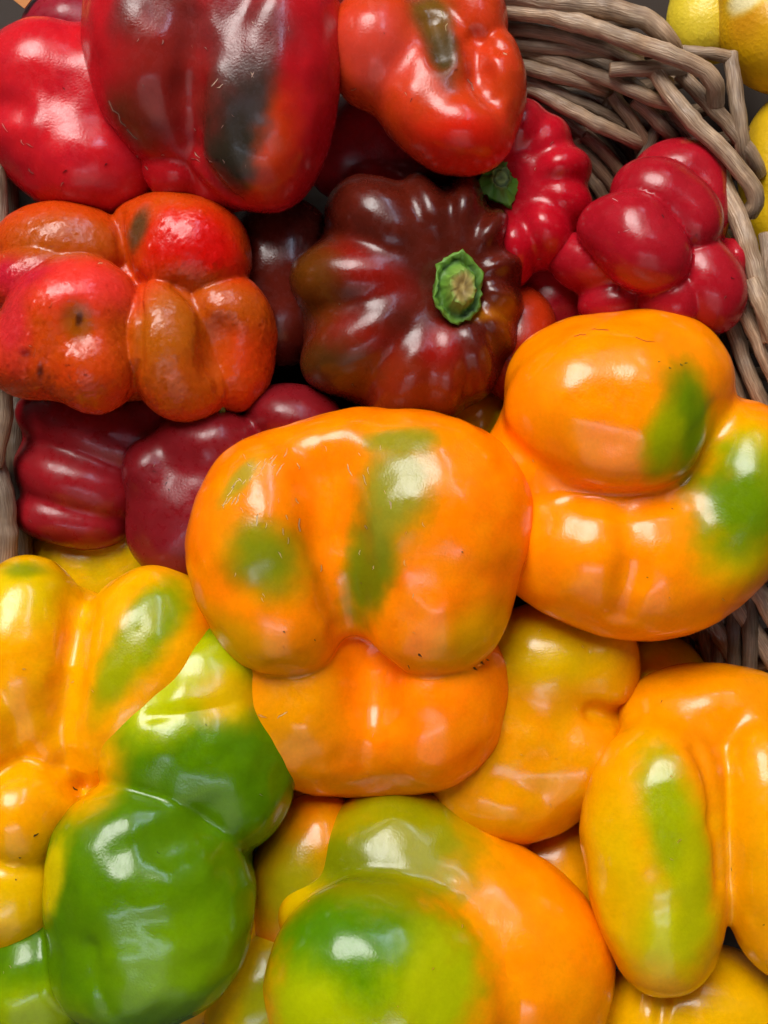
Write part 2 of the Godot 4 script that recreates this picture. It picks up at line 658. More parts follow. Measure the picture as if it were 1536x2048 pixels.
func _ready() -> void:
	var ph := deg_to_rad(PITCH)
	F = Basis(Vector3(1, 0, 0), Vector3(0, cos(ph), -sin(ph)), Vector3(0, sin(ph), cos(ph)))
	# ---- camera
	var cam := Camera3D.new()
	cam.name = "camera"
	cam.fov = 2.0 * rad_to_deg(atan(1024.0 / D))
	cam.near = 0.02
	cam.far = 60.0
	add_child(cam)
	cam.transform = Transform3D(F, O + F * Vector3(0, 0, D * U))
	cam.current = true
	# ---- sky and light
	var env := Environment.new()
	var sky := Sky.new()
	var sm := ProceduralSkyMaterial.new()
	sm.sky_top_color = Color(0.80, 0.88, 1.0)
	sm.sky_horizon_color = Color(0.93, 0.94, 0.96)
	sm.sky_curve = 0.2
	sm.ground_bottom_color = Color(0.22, 0.2, 0.18)
	sm.ground_horizon_color = Color(0.45, 0.42, 0.4)
	sm.sky_energy_multiplier = 2.0
	sky.sky_material = sm
	env.background_mode = Environment.BG_SKY
	env.sky = sky
	env.tonemap_mode = Environment.TONE_MAPPER_LINEAR
	env.tonemap_exposure = 2.45
	env.sdfgi_enabled = true
	env.ssao_enabled = true
	env.ssil_enabled = true
	var we := WorldEnvironment.new()
	we.name = "world_environment"
	we.environment = env
	add_child(we)
	var sun := DirectionalLight3D.new()
	sun.name = "sun"
	sun.light_energy = 0.5
	sun.light_angular_distance = 32.0
	sun.light_color = Color(1.0, 0.985, 0.965)
	sun.shadow_enabled = true
	add_child(sun)
	var toward := (F * Vector3(-0.25, 0.62, 0.74)).normalized()
	sun.look_at_from_position(toward * 5.0, Vector3.ZERO, Vector3(0, 1, 0.01))
	# ---- materials
	tex_pores = noise_tex(3, 0.05, 4, 512, Color(0.97, 0.97, 0.97), Color(1, 1, 1), 0.25, 0.65)
	tex_gloss = noise_tex(4, 0.02, 5, 512, Color(0.5, 0.5, 0.5), Color(1, 1, 1), 0.25, 0.75)
	tex_relief = noise_tex(5, 0.07, 4, 512, Color(0, 0, 0), Color(1, 1, 1))
	tex_wrinkle = noise_tex(6, 0.05, 3, 512, Color(0, 0, 0), Color(1, 1, 1), 0.1, 0.8, FastNoiseLite.TYPE_CELLULAR)
	mat_scar = flat("ffffff", 0.7)
	mat_scar.vertex_color_use_as_albedo = true
	mat_scar.vertex_color_is_srgb = true
	mat_stem = flat("ffffff", 0.55)
	mat_stem.vertex_color_use_as_albedo = true
	mat_stem.vertex_color_is_srgb = true
	mat_rod = flat("ffffff", 0.42)
	mat_rod.vertex_color_use_as_albedo = true
	mat_rod.vertex_color_is_srgb = true
	var bark := noise_tex(7, 0.02, 4, 512, Color(0.74, 0.67, 0.61), Color(0.95, 0.91, 0.86), 0.2, 0.8)
	mat_rod.albedo_texture = bark
	mat_rod.uv1_scale = Vector3(2, 0.35, 1)
	mat_rod.heightmap_enabled = true
	mat_rod.heightmap_texture = noise_tex(8, 0.03, 4, 512, Color(0, 0, 0), Color(1, 1, 1))
	mat_rod.heightmap_scale = 0.02
	var yellow_skin := skin(0.27, 0.05)
	var red_skin := skin(0.33, 0.05)
	var dull_skin := skin(0.42, 0.08, 0.1)
	var wrinkled_skin := skin(0.38, 0.1, 0.08, 0.007)
	# ---- setting
	slab("display_shelf", Vector3(0, 0, -640), Vector3(9000, 6000, 60), flat("2a2320", 0.8)).set_meta("kind", "structure")
	build_awning()
	build_basket()
	build_yellow(yellow_skin)
	build_red(red_skin, dull_skin, wrinkled_skin)
	build_beyond()
	var task := WorkerThreadPool.add_group_task(mesh_job, jobs.size())
	WorkerThreadPool.wait_for_group_task_completion(task)
	for j in jobs:
		finish_job(j)

# the stall round the basket: canvas roof with a gap overhead, canvas sides, the house across the lane
func build_awning() -> void:
	var root := Node3D.new()
	root.name = "market_awning"
	add_child(root)
	root.position = Vector3(0, 2.3, 0)
	tag(root, "brown canvas awning over the market stall with a gap between its sheets", "awning")
	var canvas := flat("4c4034", 0.9)
	var wood := flat("6a5540", 0.7)
	for s in [[-2.2, 2.2, -2.4, -0.86], [-2.2, 2.2, 0.16, 2.3], [-2.2, -0.98, -0.86, 0.16], [0.5, 2.2, -0.86, 0.16]]:
		var m := BoxMesh.new()
		m.size = Vector3(s[1] - s[0], 0.012, s[3] - s[2] - 0.004)
		part(root, "canvas_sheet", m, canvas, Vector3((s[0] + s[1]) / 2, 0, (s[2] + s[3]) / 2))
	for z in [-2.4, -0.89, 0.19, 2.3]:
		var r := BoxMesh.new()
		r.size = Vector3(4.4, 0.05, 0.05)
		part(root, "rail", r, wood, Vector3(0, -0.035, z))
	for sx in [-0.86, 0.7]:
		var m := BoxMesh.new()
		m.size = Vector3(0.012, 2.28, 4.7)
		part(root, "side_sheet", m, canvas, Vector3(sx, -1.15, -0.05))
	var bm := BoxMesh.new()
	bm.size = Vector3(4.5, 2.28, 0.012)
	part(root, "back_sheet", bm, canvas, Vector3(0, -1.15, -2.42))
	slab("market_floor", Vector3.ZERO, Vector3.ONE, flat("4a4643", 0.9)).set_meta("kind", "structure")
	var fl: MeshInstance3D = get_node("market_floor")
	(fl.mesh as BoxMesh).size = Vector3(60, 0.1, 60)
	fl.transform = Transform3D(Basis(), Vector3(0, -0.05, 0))
	var house := MeshInstance3D.new()
	house.name = "house_front"
	var hm := BoxMesh.new()
	hm.size = Vector3(40, 5.0, 1)
	house.mesh = hm
	house.material_override = flat("7c6f60", 0.9)
	add_child(house)
	house.position = Vector3(0, 2.5, 8.5)
	tag(house, "low plastered house front across the lane from the stall", "house")

func build_basket() -> void:
	var b := Node3D.new()
	b.name = "wicker_basket"
	add_child(b)
	b.transform = Transform3D(F, O)
	tag(b, "grey-brown wicker basket of thick willow rods holding the peppers", "basket")
	var list := [
		[[[960, -25, 40], [1100, 4, 46], [1200, 15, 50], [1290, 40, 50], [1336, 82, 34], [1350, 120, -20]], 25, 1.0],
		[[[940, 12, 20], [1110, 34, 40], [1250, 78, 60], [1385, 128, 66], [1428, 165, 50], [1431, 205, 10]], 21, 1.05],
		[[[980, 76, -30], [1120, 96, -20], [1235, 106, -24], [1275, 114, -70]], 18, 0.95],
		[[[980, 114, -50], [1060, 136, -40], [1110, 150, -36], [1182, 170, -44], [1225, 186, -110]], 18, 0.95],
		[[[1030, 104, -60], [1090, 117, -40], [1200, 154, -20], [1290, 192, -10], [1362, 214, -20]], 17, 1.0],
		[[[1222, 139, 16], [1290, 137, 20], [1370, 133, 10]], 18, 0.95],
		[[[1010, 160, -90], [1080, 186, -70], [1140, 220, -60], [1210, 254, -60], [1270, 284, -84], [1300, 300, -150]], 18, 1.0],
		[[[1020, 200, -120], [1110, 235, -110], [1190, 285, -120]], 16, 0.8],
		[[[1300, 130, 10], [1366, 220, 30], [1436, 292, 40], [1490, 354, 44], [1512, 398, 30], [1500, 428, 0]], 20, 1.05],
		[[[1360, 150, -10], [1440, 230, 4], [1495, 300, 0], [1520, 350, -40]], 18, 0.9],
		[[[1462, 108, 0], [1473, 195, 10], [1484, 280, 6], [1494, 345, -40]], 18, 0.95],
		[[[1360, 104, 0], [1420, 107, 10], [1468, 116, 0]], 15, 1.0],
		[[[1432, 330, -10], [1452, 385, 10], [1484, 455, 30], [1512, 550, 40], [1545, 680, 40]], 23, 1.05],
		[[[1415, 420, -40], [1452, 490, -30], [1490, 600, -30]], 17, 0.9],
		[[[1225, 190, -60], [1262, 240, -70], [1305, 305, -100]], 17, 0.85],
		[[[1270, 200, -40], [1312, 240, -50], [1362, 290, -80]], 17, 0.9],
		[[[1240, 176, -90], [1200, 225, -100], [1150, 285, -130]], 16, 0.85],
		[[[1210, 170, -95], [1160, 225, -110], [1110, 285, -140]], 16, 0.8],
		[[[1170, 270, -110], [1215, 310, -120], [1255, 370, -150]], 16, 0.8],
		[[[1120, 270, -130], [1190, 330, -140], [1240, 390, -170]], 17, 0.75],
		[[[1150, 310, -150], [1195, 375, -160], [1225, 440, -190]], 17, 0.75],
		[[[1380, 270, -60], [1330, 240, -70], [1280, 330, -100]], 16, 0.7],
		[[[1462, 560, 0], [1490, 620, 10], [1520, 690, 14], [1570, 800, 10]], 19, 1.05],
		[[[1410, 560, -60], [1462, 650, -40], [1500, 750, -30], [1550, 860, -30]], 19, 0.95],
		[[[1400, 640, -90], [1450, 730, -70], [1490, 830, -70], [1540, 920, -70]], 18, 0.9],
		[[[1440, 620, -70], [1425, 680, -80], [1400, 760, -100]], 14, 0.8],
		[[[1500, 560, 50], [1535, 640, 60], [1580, 760, 60]], 20, 1.0],
		[[[1330, 1120, -170], [1400, 1200, -150], [1440, 1270, -140], [1480, 1340, -140]], 20, 0.9],
		[[[1400, 1090, -120], [1460, 1180, -110], [1500, 1250, -100], [1550, 1330, -100]], 22, 0.95],
		[[[1460, 1080, -70], [1510, 1170, -60], [1570, 1280, -60]], 22, 0.95],
		[[[1360, 1240, -190], [1420, 1290, -180], [1470, 1380, -180]], 20, 0.8],
		[[[1420, 1150, -160], [1405, 1240, -170], [1425, 1330, -170]], 20, 0.8],
		[[[1500, 1130, -120], [1470, 1240, -130], [1490, 1350, -140]], 20, 0.85],
		[[[1000, 150, -70], [1070, 168, -66], [1160, 205, -70], [1250, 250, -90]], 15, 0.85],
		[[[990, 55, -10], [1090, 66, 0], [1190, 92, 0], [1280, 130, -20], [1340, 170, -60]], 16, 0.9],
		[[[1100, 180, -110], [1180, 196, -100], [1260, 226, -100], [1330, 262, -120]], 15, 0.8],
		[[[1330, 200, -50], [1390, 270, -30], [1440, 340, -20], [1466, 420, -30]], 15, 0.85],
		[[[1300, 205, -90], [1345, 290, -90], [1400, 370, -80], [1440, 470, -80]], 16, 0.75],
		[[[1260, 250, -120], [1290, 330, -140], [1300, 420, -170]], 15, 0.75],
		[[[1530, 470, 30], [1540, 560, 40], [1560, 660, 40]], 16, 0.95],
		# the near side on the other edge
		[[[-20, 240, 0], [-8, 330, 10], [-2, 430, 0], [-14, 520, -10]], 22, 0.8],
		[[[10, 300, -60], [22, 380, -60], [30, 470, -80]], 18, 0.6],
		[[[-30, 620, 0], [0, 730, 10], [6, 830, 0], [-12, 930, -10]], 22, 0.8],
		[[[-20, 900, -40], [6, 990, -30], [14, 1080, -40], [10, 1160, -60]], 26, 0.8],
		[[[40, 760, -120], [30, 880, -110], [36, 1000, -120], [50, 1110, -140]], 22, 0.6],
	]
	for i in list.size():
		rod(b, list[i][0], list[i][1], 0.70 * list[i][2], i + 1)
	# the woven wall behind: darker uprights and weavers down to the floor of the basket
	var rng := RandomNumberGenerator.new()
	rng.seed = 11
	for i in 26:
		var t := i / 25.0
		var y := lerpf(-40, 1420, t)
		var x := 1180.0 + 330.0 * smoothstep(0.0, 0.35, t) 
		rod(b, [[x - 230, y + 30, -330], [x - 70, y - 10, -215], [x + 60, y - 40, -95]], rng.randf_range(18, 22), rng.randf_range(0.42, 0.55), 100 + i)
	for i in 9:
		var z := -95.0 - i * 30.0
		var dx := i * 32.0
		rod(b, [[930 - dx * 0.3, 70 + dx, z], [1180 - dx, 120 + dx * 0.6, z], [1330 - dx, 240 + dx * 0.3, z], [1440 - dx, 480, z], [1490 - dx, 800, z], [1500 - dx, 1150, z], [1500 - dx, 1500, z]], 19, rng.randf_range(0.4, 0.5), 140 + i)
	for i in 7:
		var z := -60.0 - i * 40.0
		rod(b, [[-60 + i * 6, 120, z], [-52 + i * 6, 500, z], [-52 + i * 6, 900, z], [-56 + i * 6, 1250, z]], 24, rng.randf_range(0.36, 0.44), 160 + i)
	var floor_mesh := BoxMesh.new()
	floor_mesh.size = Vector3(1900, 2500, 30) * U
	part(b, "basket_floor", floor_mesh, flat("352a22", 0.9), Vector3(0, 0, -400) * U)

func build_yellow(m: Material) -> void:
	var g := "yellow and orange bell peppers heaped at the front of the basket"
	var sc := []
	var rng := RandomNumberGenerator.new()
	rng.seed = 5
	for c in [[500, 930, 12, 26], [480, 960, 10, 40], [600, 1050, 26, 85], [640, 1100, 24, 75], [655, 1130, 28, 78], [515, 1040, 26, 95], [700, 1130, 30, 100], [560, 940, 30, -60], [730, 960, 22, 70], [700, 940, 26, 65], [780, 1010, 18, 80], [560, 1110, 16, 60]]:
		sc.append([c[0], c[1], c[2], c[3], rng.randf_range(2.5, 4.5), "f2d3a0"])
	for i in 20:
		var t := rng.randf()
		sc.append([lerpf(450, 560, t) + rng.randf_range(-16, 16), lerpf(1010, 890, t) + rng.randf_range(-16, 16), rng.randf_range(9, 22), rng.randf_range(-70, -45), rng.randf_range(1.6, 3.4), "ecc890"])
	for c in [[840, 1310, 9], [965, 1326, 9], [950, 1338, 10], [975, 1320, 6], [568, 1265, 6], [630, 1280, 4], [925, 1105, 5]]:
		sc.append([c[0], c[1], c[2], 40, c[2] * 0.7, "5a3412"])
	for i in 34:
		sc.append([rng.randf_range(440, 860), rng.randf_range(880, 1200), rng.randf_range(7, 15), rng.randf_range(50, 110), rng.randf_range(1.4, 2.4), "f0cf96"])
	sc.append([565, 1430, 24, -30, 3.5, "f0cf96"])
	sc.append([525, 1432, 18, 20, 5, "f0b070"])
	pepper("bell_pepper", "large bright orange pepper with two green streaks and white scratches, topmost at the centre", g, "ff7a00", m, [
		[735, 1390, -100, 236, 202, 158, 10],
		[530, 1335, -80, 84, 84, 120, 60],
		[610, 1392, -70, 160, 188, 172, 40, -10],
		[868, 1392, -65, 148, 188, 172, 40, 6],
		[8],
		[730, 1040, 20, 265, 195, 135, 60],
		[735, 945, 15, 200, 124, 140, 70],
		[538, 1085, 50, 164, 226, 165, 40, 6],
		[858, 1040, 55, 210, 214, 170, 36, -6],
		[572, 1232, 60, 122, 122, 132, 60],
		[862, 1215, 55, 152, 140, 135, 60],
		[692, 1130, 30, 90, 106, 130, 60],
	], {"second": "ff8a00", "lumps": 6.0, "scars": sc, "marks": [
		[530, 1120, 80, 64, 35, "7d8014", 0.7], [738, 1130, 46, 120, 12, "6f7410", 0.5], [790, 980, 66, 110, 16, "8a8424", 0.65],
		[470, 1290, 90, 55, 30, "d08e00", 0.7], [960, 1280, 90, 60, -30, "d89400", 0.7], [560, 1430, 110, 150, 20, "e08a00", 0.8], [800, 880, 70, 25, 0, "8f8420", 0.5], [480, 960, 60, 20, -50, "a88a20", 0.6]],
		"grooves": [[54, 52, 652, 950, 664, 1060], [40, 40, 676, 1110, 688, 1200], [44, 46, 746, 1340, 748, 1400]], "creases": [[26, 14, 60, 660, 980, 672, 1060, 684, 1150, 692, 1250], [26, 40, 3, 746, 1335, 748, 1400, 745, 1480]]})
	pepper("bell_pepper", "glossy orange pepper with a smooth domed end and green patches beside the basket wall", g, "ff8400", m, [
		[1235, 1080, -30, 260, 165, 180, 60],
		[1075, 945, -30, 118, 120, 130, 40],
		[1175, 1110, 10, 134, 124, 150, 60],
		[1320, 1140, 0, 190, 138, 150, 60, -8],
		[1470, 990, 0, 125, 190, 160, 60, 10],
		[50],
		[1310, 765, 30, 156, 140, 150, 40],
		[1200, 775, 30, 194, 146, 140, 50],
		[1120, 900, 0, 120, 100, 130, 60],
		[18],
		[1215, 805, 85, 206, 160, 160, 40, -6],
		[1245, 885, 75, 142, 108, 140, 60],
	], {"second": "ff9000", "lumps": 4.0, "marks": [[1385, 850, 52, 108, -14, "6c840a", 0.6], [1330, 890, 40, 70, 0, "9aa006", 0.6], [1500, 900, 70, 70, 0, "bca800", 0.8], [1485, 1110, 80, 60, 0, "c8a800", 0.8], [1485, 1005, 88, 96, 0, "66820c", 0.65]],
		"scars": [[1340, 736, 5, 20, 4, "6a6410"], [1362, 730, 6, 40, 4, "6a6410"], [1372, 726, 5, 0, 3, "6a6410"], [1318, 724, 5, 0, 4, "7a6410"], [1295, 1155, 4, 0, 3, "7a3a08"], [1345, 1018, 5, 40, 3, "7a3a08"], [1370, 965, 26, -35, 3, "f6d8b0"], [1200, 660, 34, 4, 1.6, "c85c00"], [1160, 672, 24, -8, 1.6, "c85c00"], [1290, 680, 40, 14, 1.8, "c86400"]], "grooves": [[30, 14, 1260, 1040, 1265, 1150, 1240, 1230], [50, 10, 1215, 720, 1220, 880], [26, 12, 1180, 1000, 1250, 1012, 1330, 1000]]})
	pepper("bell_pepper", "broad yellow-orange pepper with fat lobes around its sunken end at the basket edge", g, "f59a00", m, [
		[130, 1460, -90, 200, 290, 140, 50],
		[26],
		[62, 1300, 0, 126, 190, 150, 60, -3],
		[90, 1420, -20, 76, 120, 110, 60, -6],
		[24],
		[278, 1345, -10, 158, 222, 150, 40, 20],
		[200, 1460, -30, 70, 130, 110, 60, 14],
		[20],
		[-25, 1430, 40, 92, 150, 130, 24],
		[16],
		[108, 1485, 20, 52, 70, 64, 20],
		[20],
		[50, 1620, 50, 96, 105, 120, 24],
		[120, 1590, 0, 66, 80, 95, 40],
		[20],
		[20, 1770, 20, 112, 124, 120, 30],
	], {"second": "f8ac00", "marks": [[300, 1250, 50, 120, 32, "7d8e0c", 0.5], [40, 1180, 120, 70, -10, "d8b200", 0.7], [250, 1320, 30, 110, 30, "98980c", 0.6], [50, 1140, 40, 16, 0, "8c8c10", 0.6], [30, 1800, 90, 90, 0, "e0ac00", 0.7]], "creases": [[34, 40, 26, 176, 1150, 158, 1230, 148, 1330, 136, 1420, 140, 1500, 150, 1560], [20, 16, 6, 150, 1570, 240, 1540, 330, 1400]], "scars": [[150, 1577, 12, 30, 8, "3a2a14"], [72, 1670, 12, -30, 6, "3a2a14"], [40, 1715, 5, 0, 4, "5a3a14"], [32, 1760, 4, 0, 4, "5a3a14"]]})
	pepper("bell_pepper", "yellow pepper rim showing under the big green pepper", g, "e59c00", m, [
		[310, 1810, -130, 215, 260, 120, 40],
		[420, 1880, -90, 105, 150, 90, 30, 24],
		[150, 1760, -60, 85, 150, 90, 30],
	], {"second": "d2a000"})
	pepper("bell_pepper", "deep green pepper with folded lobes turning yellow at the top", g, "4f7404", m, [
		[330, 1690, -50, 180, 270, 150, 60],
		[75, 1945, 0, 130, 138, 125, 60],
		[16],
		[385, 1372, 0, 160, 108, 120, 40, -34],
		[385, 1500, 12, 206, 150, 152, 80, 10],
		[468, 1590, -10, 108, 108, 130, 60],
		[16],
		[302, 1805, 60, 210, 236, 180, 24, -6],
		[270, 1700, 90, 150, 118, 125, 80, 10],
		[235, 1950, 65, 120, 90, 115, 80],
	], {"second": "5c8006", "lumps": 7.0, "marks": [[330, 1390, 110, 70, -30, "b7b800", 0.6], [440, 1330, 130, 60, -20, "a8ae04", 0.6], [455, 1395, 70, 50, 0, "d0a400", 0.6], [195, 1540, 60, 100, 14, "e8a000", 0.7], [60, 2030, 130, 60, 0, "96a808", 0.7], [380, 1930, 140, 110, 0, "769a0a", 0.8], [100, 1760, 30, 90, 20, "c8b000", 0.5]],
		"grooves": [[40, 16, 260, 1700, 330, 1690, 400, 1660]], "creases": [[22, 20, 6, 180, 1900, 190, 1960, 215, 2020], [20, 14, 4, 300, 1432, 370, 1424, 460, 1410]]})
	pepper("bell_pepper", "orange pepper with a bulging green lobe lying at the bottom of the heap", g, "fb8800", m, [
		[900, 1980, -90, 270, 260, 170, 60],
		[815, 1765, -90, 210, 186, 150, 120, 30],
		[1010, 1930, -50, 212, 225, 180, 80, -40],
		[640, 1830, -20, 84, 76, 80, 40, -20],
		[24],
		[728, 1975, 95, 200, 212, 160, 26],
		[880, 2000, 25, 175, 190, 150, 160],
	], {"second": "fc9600", "marks": [[705, 1900, 190, 150, 10, "4f7c06", 0.5], [620, 2040, 110, 90, 0, "a8b000", 0.7], [800, 1680, 170, 120, 0, "8e8a08", 0.6], [870, 1990, 90, 130, 20, "a8ae06", 0.6], [600, 1800, 60, 60, 0, "d0a800", 0.7], [700, 1730, 90, 60, 0, "767c0a", 0.6]],
		"lumps": 4.0})
	pepper("bell_pepper", "small orange and olive pepper squeezed behind the green lobe", g, "ee7f00", m, [
		[620, 1740, -110, 112, 160, 110, 40, 16],
		[560, 1850, -120, 70, 140, 90, 40],
	], {"second": "d08800", "marks": [[590, 1780, 80, 90, 0, "8f8610", 0.7]]})
	pepper("bell_pepper", "yellow pepper with an olive streak tucked in beside the folded green pepper", g, "e2a000", m, [
		[520, 1990, -70, 100, 140, 110, 40, 16],
		[500, 2080, -70, 90, 100, 90, 40],
	], {"second": "cfa400", "marks": [[530, 1990, 40, 110, 24, "949410", 0.6]]})
	pepper("bell_pepper", "dull amber pepper with a deep side notch lying under the domed orange one", g, "e08a00", m, [
		[1050, 1480, -150, 190, 190, 140, 50],
		[1090, 1330, -120, 150, 125, 120, 40],
		[1198, 1325, -120, 80, 118, 110, 30],
		[1160, 1510, -110, 92, 105, 110, 40],
		[1000, 1570, -120, 150, 120, 110, 40],
	], {"second": "d69400", "marks": [[1080, 1300, 150, 70, 0, "c8a000", 0.7]], "grooves": [[18, 26, 1190, 1425, 1240, 1430], [30, 10, 1000, 1560, 1080, 1590]]})
	pepper("bell_pepper", "plain yellow pepper half hidden beside the wicker at the lower wall", g, "dfb000", m, [
		[1320, 1400, -190, 105, 135, 100, 30],
		[1260, 1440, -190, 90, 110, 90, 30],
	], {"second": "cfae08"})
	pepper("bell_pepper", "yellow-orange pepper with long hanging lobes and one olive stripe at the corner", g, "f09a00", m, [
		[1420, 1600, -90, 190, 230, 130, 50],
		[1420, 1430, -80, 185, 105, 120, 40],
		[1310, 1600, 10, 135, 170, 140, 40, 24],
		[1312, 1715, 10, 136, 160, 140, 60, 6],
		[1320, 1820, 10, 122, 170, 130, 60, -6],
		[1530, 1690, 10, 100, 270, 140, 22, -6],
	], {"second": "eca000", "marks": [[1440, 1390, 190, 80, 0, "ee8a00", 0.7], [1400, 1500, 60, 90, 0, "f08800", 0.7], [1345, 1650, 50, 150, -10, "98a00a", 0.55], [1340, 1870, 90, 90, 0, "c2bc04", 0.7], [1230, 1750, 50, 150, 0, "e0b000", 0.7], [1390, 1760, 30, 130, 0, "b0ac06", 0.6]],
		"grooves": [[18, 12, 1395, 1500, 1430, 1640, 1442, 1760]]})
	pepper("bell_pepper", "dull yellow pepper end at the very bottom under the hanging lobes", g, "e6a800", m, [
		[1400, 2050, -110, 210, 160, 130, 40],
		[1300, 2040, -80, 70, 90, 80, 40],
	], {"second": "d8a400", "grooves": [[12, 16, 1330, 1985, 1320, 2048]]})
	pepper("bell_pepper", "shaded olive-orange pepper deep in the gap right of the bottom pepper", g, "e09400", m, [[1110, 1780, -240, 150, 160, 110, 40]], {})
	pepper("bell_pepper", "shaded yellow pepper deep below the orange pepper's tip", g, "e8a400", m, [[600, 1600, -230, 110, 130, 100, 40]], {})
	pepper("bell_pepper", "shaded yellow pepper deep in the gap below the dull amber one", g, "e4a000", m, [[990, 1650, -260, 130, 130, 100, 40]], {})
	pepper("bell_pepper", "shaded greenish yellow pepper peeping out below the brown pepper", g, "d8b004", m, [[930, 860, -220, 130, 110, 100, 40]], {})
	pepper("bell_pepper", "shaded olive-yellow pepper in the dark gap under the maroon peppers", g, "dcae08", m, [[210, 1130, -230, 170, 120, 100, 40]], {"second": "bca60a"})

func build_red(m: Material, dull: Material, wrinkled: Material) -> void:
	var g := "red and brown bell peppers heaped at the back of the basket"
	var sc := []
	var rng := RandomNumberGenerator.new()
	rng.seed = 8
	for c in [[228, 215, 34, 55], [245, 240, 30, 60], [265, 268, 30, 45], [430, 165, 20, -50], [440, 172, 14, -30], [395, 310, 18, 50], [505, 150, 14, 60]]:
		sc.append([c[0], c[1], c[2], c[3], rng.randf_range(2.0, 3.4), "d8b8a0"])
	for i in 16:
		sc.append([rng.randf_range(240, 560), rng.randf_range(40, 340), rng.randf_range(6, 12), rng.randf_range(20, 120), rng.randf_range(1.3, 2.2), "d8a898"])
	pepper("bell_pepper", "huge red pepper with charcoal-brown patches at the top of the heap", g, "bb1c24", m, [
		[425, 372, 20, 78, 46, 60, 30, 22],
		[348, 342, 40, 60, 54, 66, 26],
		[10],
		[430, 60, 60, 236, 290, 175, 60],
		[300, 100, 75, 124, 220, 165, 50, -8],
		[10],
		[560, 140, 80, 126, 270, 165, 50, 5],
		[460, 180, 80, 78, 180, 150, 60],
		[505, 320, 60, 118, 92, 120, 50],
	], {"second": "a8161c", "lumps": 6.0, "scars": sc, "marks": [[520, 290, 60, 110, 10, "c23a10", 0.6], [455, 240, 62, 125, 4, "332c22", 0.35], [490, 120, 60, 110, 12, "40332e", 0.5], [310, 30, 70, 60, 0, "3c322e", 0.5], [270, 240, 60, 60, 30, "6a3a20", 0.6], [330, 130, 90, 130, 0, "86241e", 0.7], [480, 60, 90, 60, 0, "702a28", 0.7]],
		"grooves": [[26, 16, 385, 40, 378, 180, 385, 290], [14, 16, 385, 290, 410, 340, 470, 400]]})
	pepper("bell_pepper", "plain bright red pepper with a pinched side at the far corner", g, "c41f26", m, [
		[160, 240, -50, 170, 150, 140, 60],
		[90, 160, -20, 125, 118, 130, 50],
		[180, 330, -20, 150, 108, 130, 60, 8],
		[60, 270, -20, 90, 80, 110, 50],
		[230, 180, -30, 110, 130, 120, 50],
	], {"second": "ae1a26", "lumps": 5.0, "scars": [[10, 255, 20, 60, 2.5, "e8a090"], [60, 290, 16, 30, 2.2, "e8a090"], [45, 285, 12, 60, 2, "e8a090"], [62, 342, 14, 40, 2.5, "d09080"]], "grooves": [[26, 12, -10, 210, 40, 215]]})
	pepper("bell_pepper", "orange-red dented pepper with a dark crease leaning on the wicker rim", g, "c43a1c", m, [
		[875, 115, 15, 116, 120, 115, 40],
		[752, 100, 60, 98, 118, 115, 30],
		[832, 220, 70, 74, 72, 100, 44, 30],
		[915, 268, 80, 112, 82, 115, 40, 8],
		[885, 165, 62, 88, 90, 102, 50],
		[14],
		[985, 195, 60, 64, 130, 105, 30, 6],
		[10],
		[945, 45, 40, 72, 110, 100, 30, -8],
	], {"second": "ba3c14", "lumps": 5.0, "marks": [[880, 90, 30, 90, -12, "4a3a20", 0.5], [860, 30, 40, 50, 0, "6a4a1c", 0.6], [930, 300, 110, 60, 0, "d02414", 0.6], [745, 95, 80, 80, 0, "c84030", 0.6]],
		"scars": [[885, 30, 20, 70, 3, "d8c090"], [893, 55, 16, 100, 3, "d8c090"], [1010, 108, 8, 20, 4, "e0c0a0"], [940, 170, 26, 60, 2.4, "d8a090"]],
		"grooves": [[20, 26, 872, -20, 868, 40, 882, 110], [20, 16, 940, 90, 965, 150, 985, 190], [14, 12, 950, 75, 1000, 95]]})
	pepper("bell_pepper", "dull brown-red pepper wedged between the two big red ones at the back", g, "7c2a22", dull, [[690, 10, -60, 80, 110, 100, 30]], {})
	pepper("bell_pepper", "dark maroon pepper behind the plain bright red one", g, "8e1a2a", dull, [[158, 64, -130, 116, 78, 90, 30]], {})
	var ring := [[1036, 388, -100, 124, 160, 126, 40]]
	var ribs := [[1050, 216], [1120, 258], [1170, 335], [1172, 432], [1122, 520], [1030, 564]]
	for i in ribs.size():
		var c := Vector2(1006, 378)
		var e := Vector2(ribs[i][0], ribs[i][1])
		var q := c.lerp(e, 0.64)
		var length := (e - c).length()
		ring.append([18])
		ring.append([q.x, q.y, -62 - 8 * (i % 2), 62 - 5 * (i % 3), length * 0.42, 108 - 6 * (i % 2), 8, rad_to_deg((e - c).angle()) + 90.0])
	var ribbed := pepper("bell_pepper", "crimson ribbed pepper with a green stem half covered by the dented one", g, "b01826", m, ring, {"second": "a80c1c", "lumps": 3.0, "grooves": [[50, 40, 1000, 370, 1006, 376]], "cell": 6.0})
	ribbed.stem = [{"x": 998, "y": 362, "radius": 48.0, "turn": 0.4, "axis": Vector3(0.1, 0.05, 1), "sides": 4, "cut": 5, "squash": 1.15,
		"rows": [[0.8, -14, "3f6a18", 0.6], [1.05, 10, "47751c", 0.9], [0.98, 17, "5d8a2c", 0.9], [0.5, 15, "4a7a22", 0.4], [0.44, 20, "456c20", 0.0], [0.36, 24, "6f8a44", 0.0], [0.3, 20, "394f1c", 0.0], [0.2, 23, "7b9350", 0.0], [0.0, 21, "3d5420", 0.0]]}]
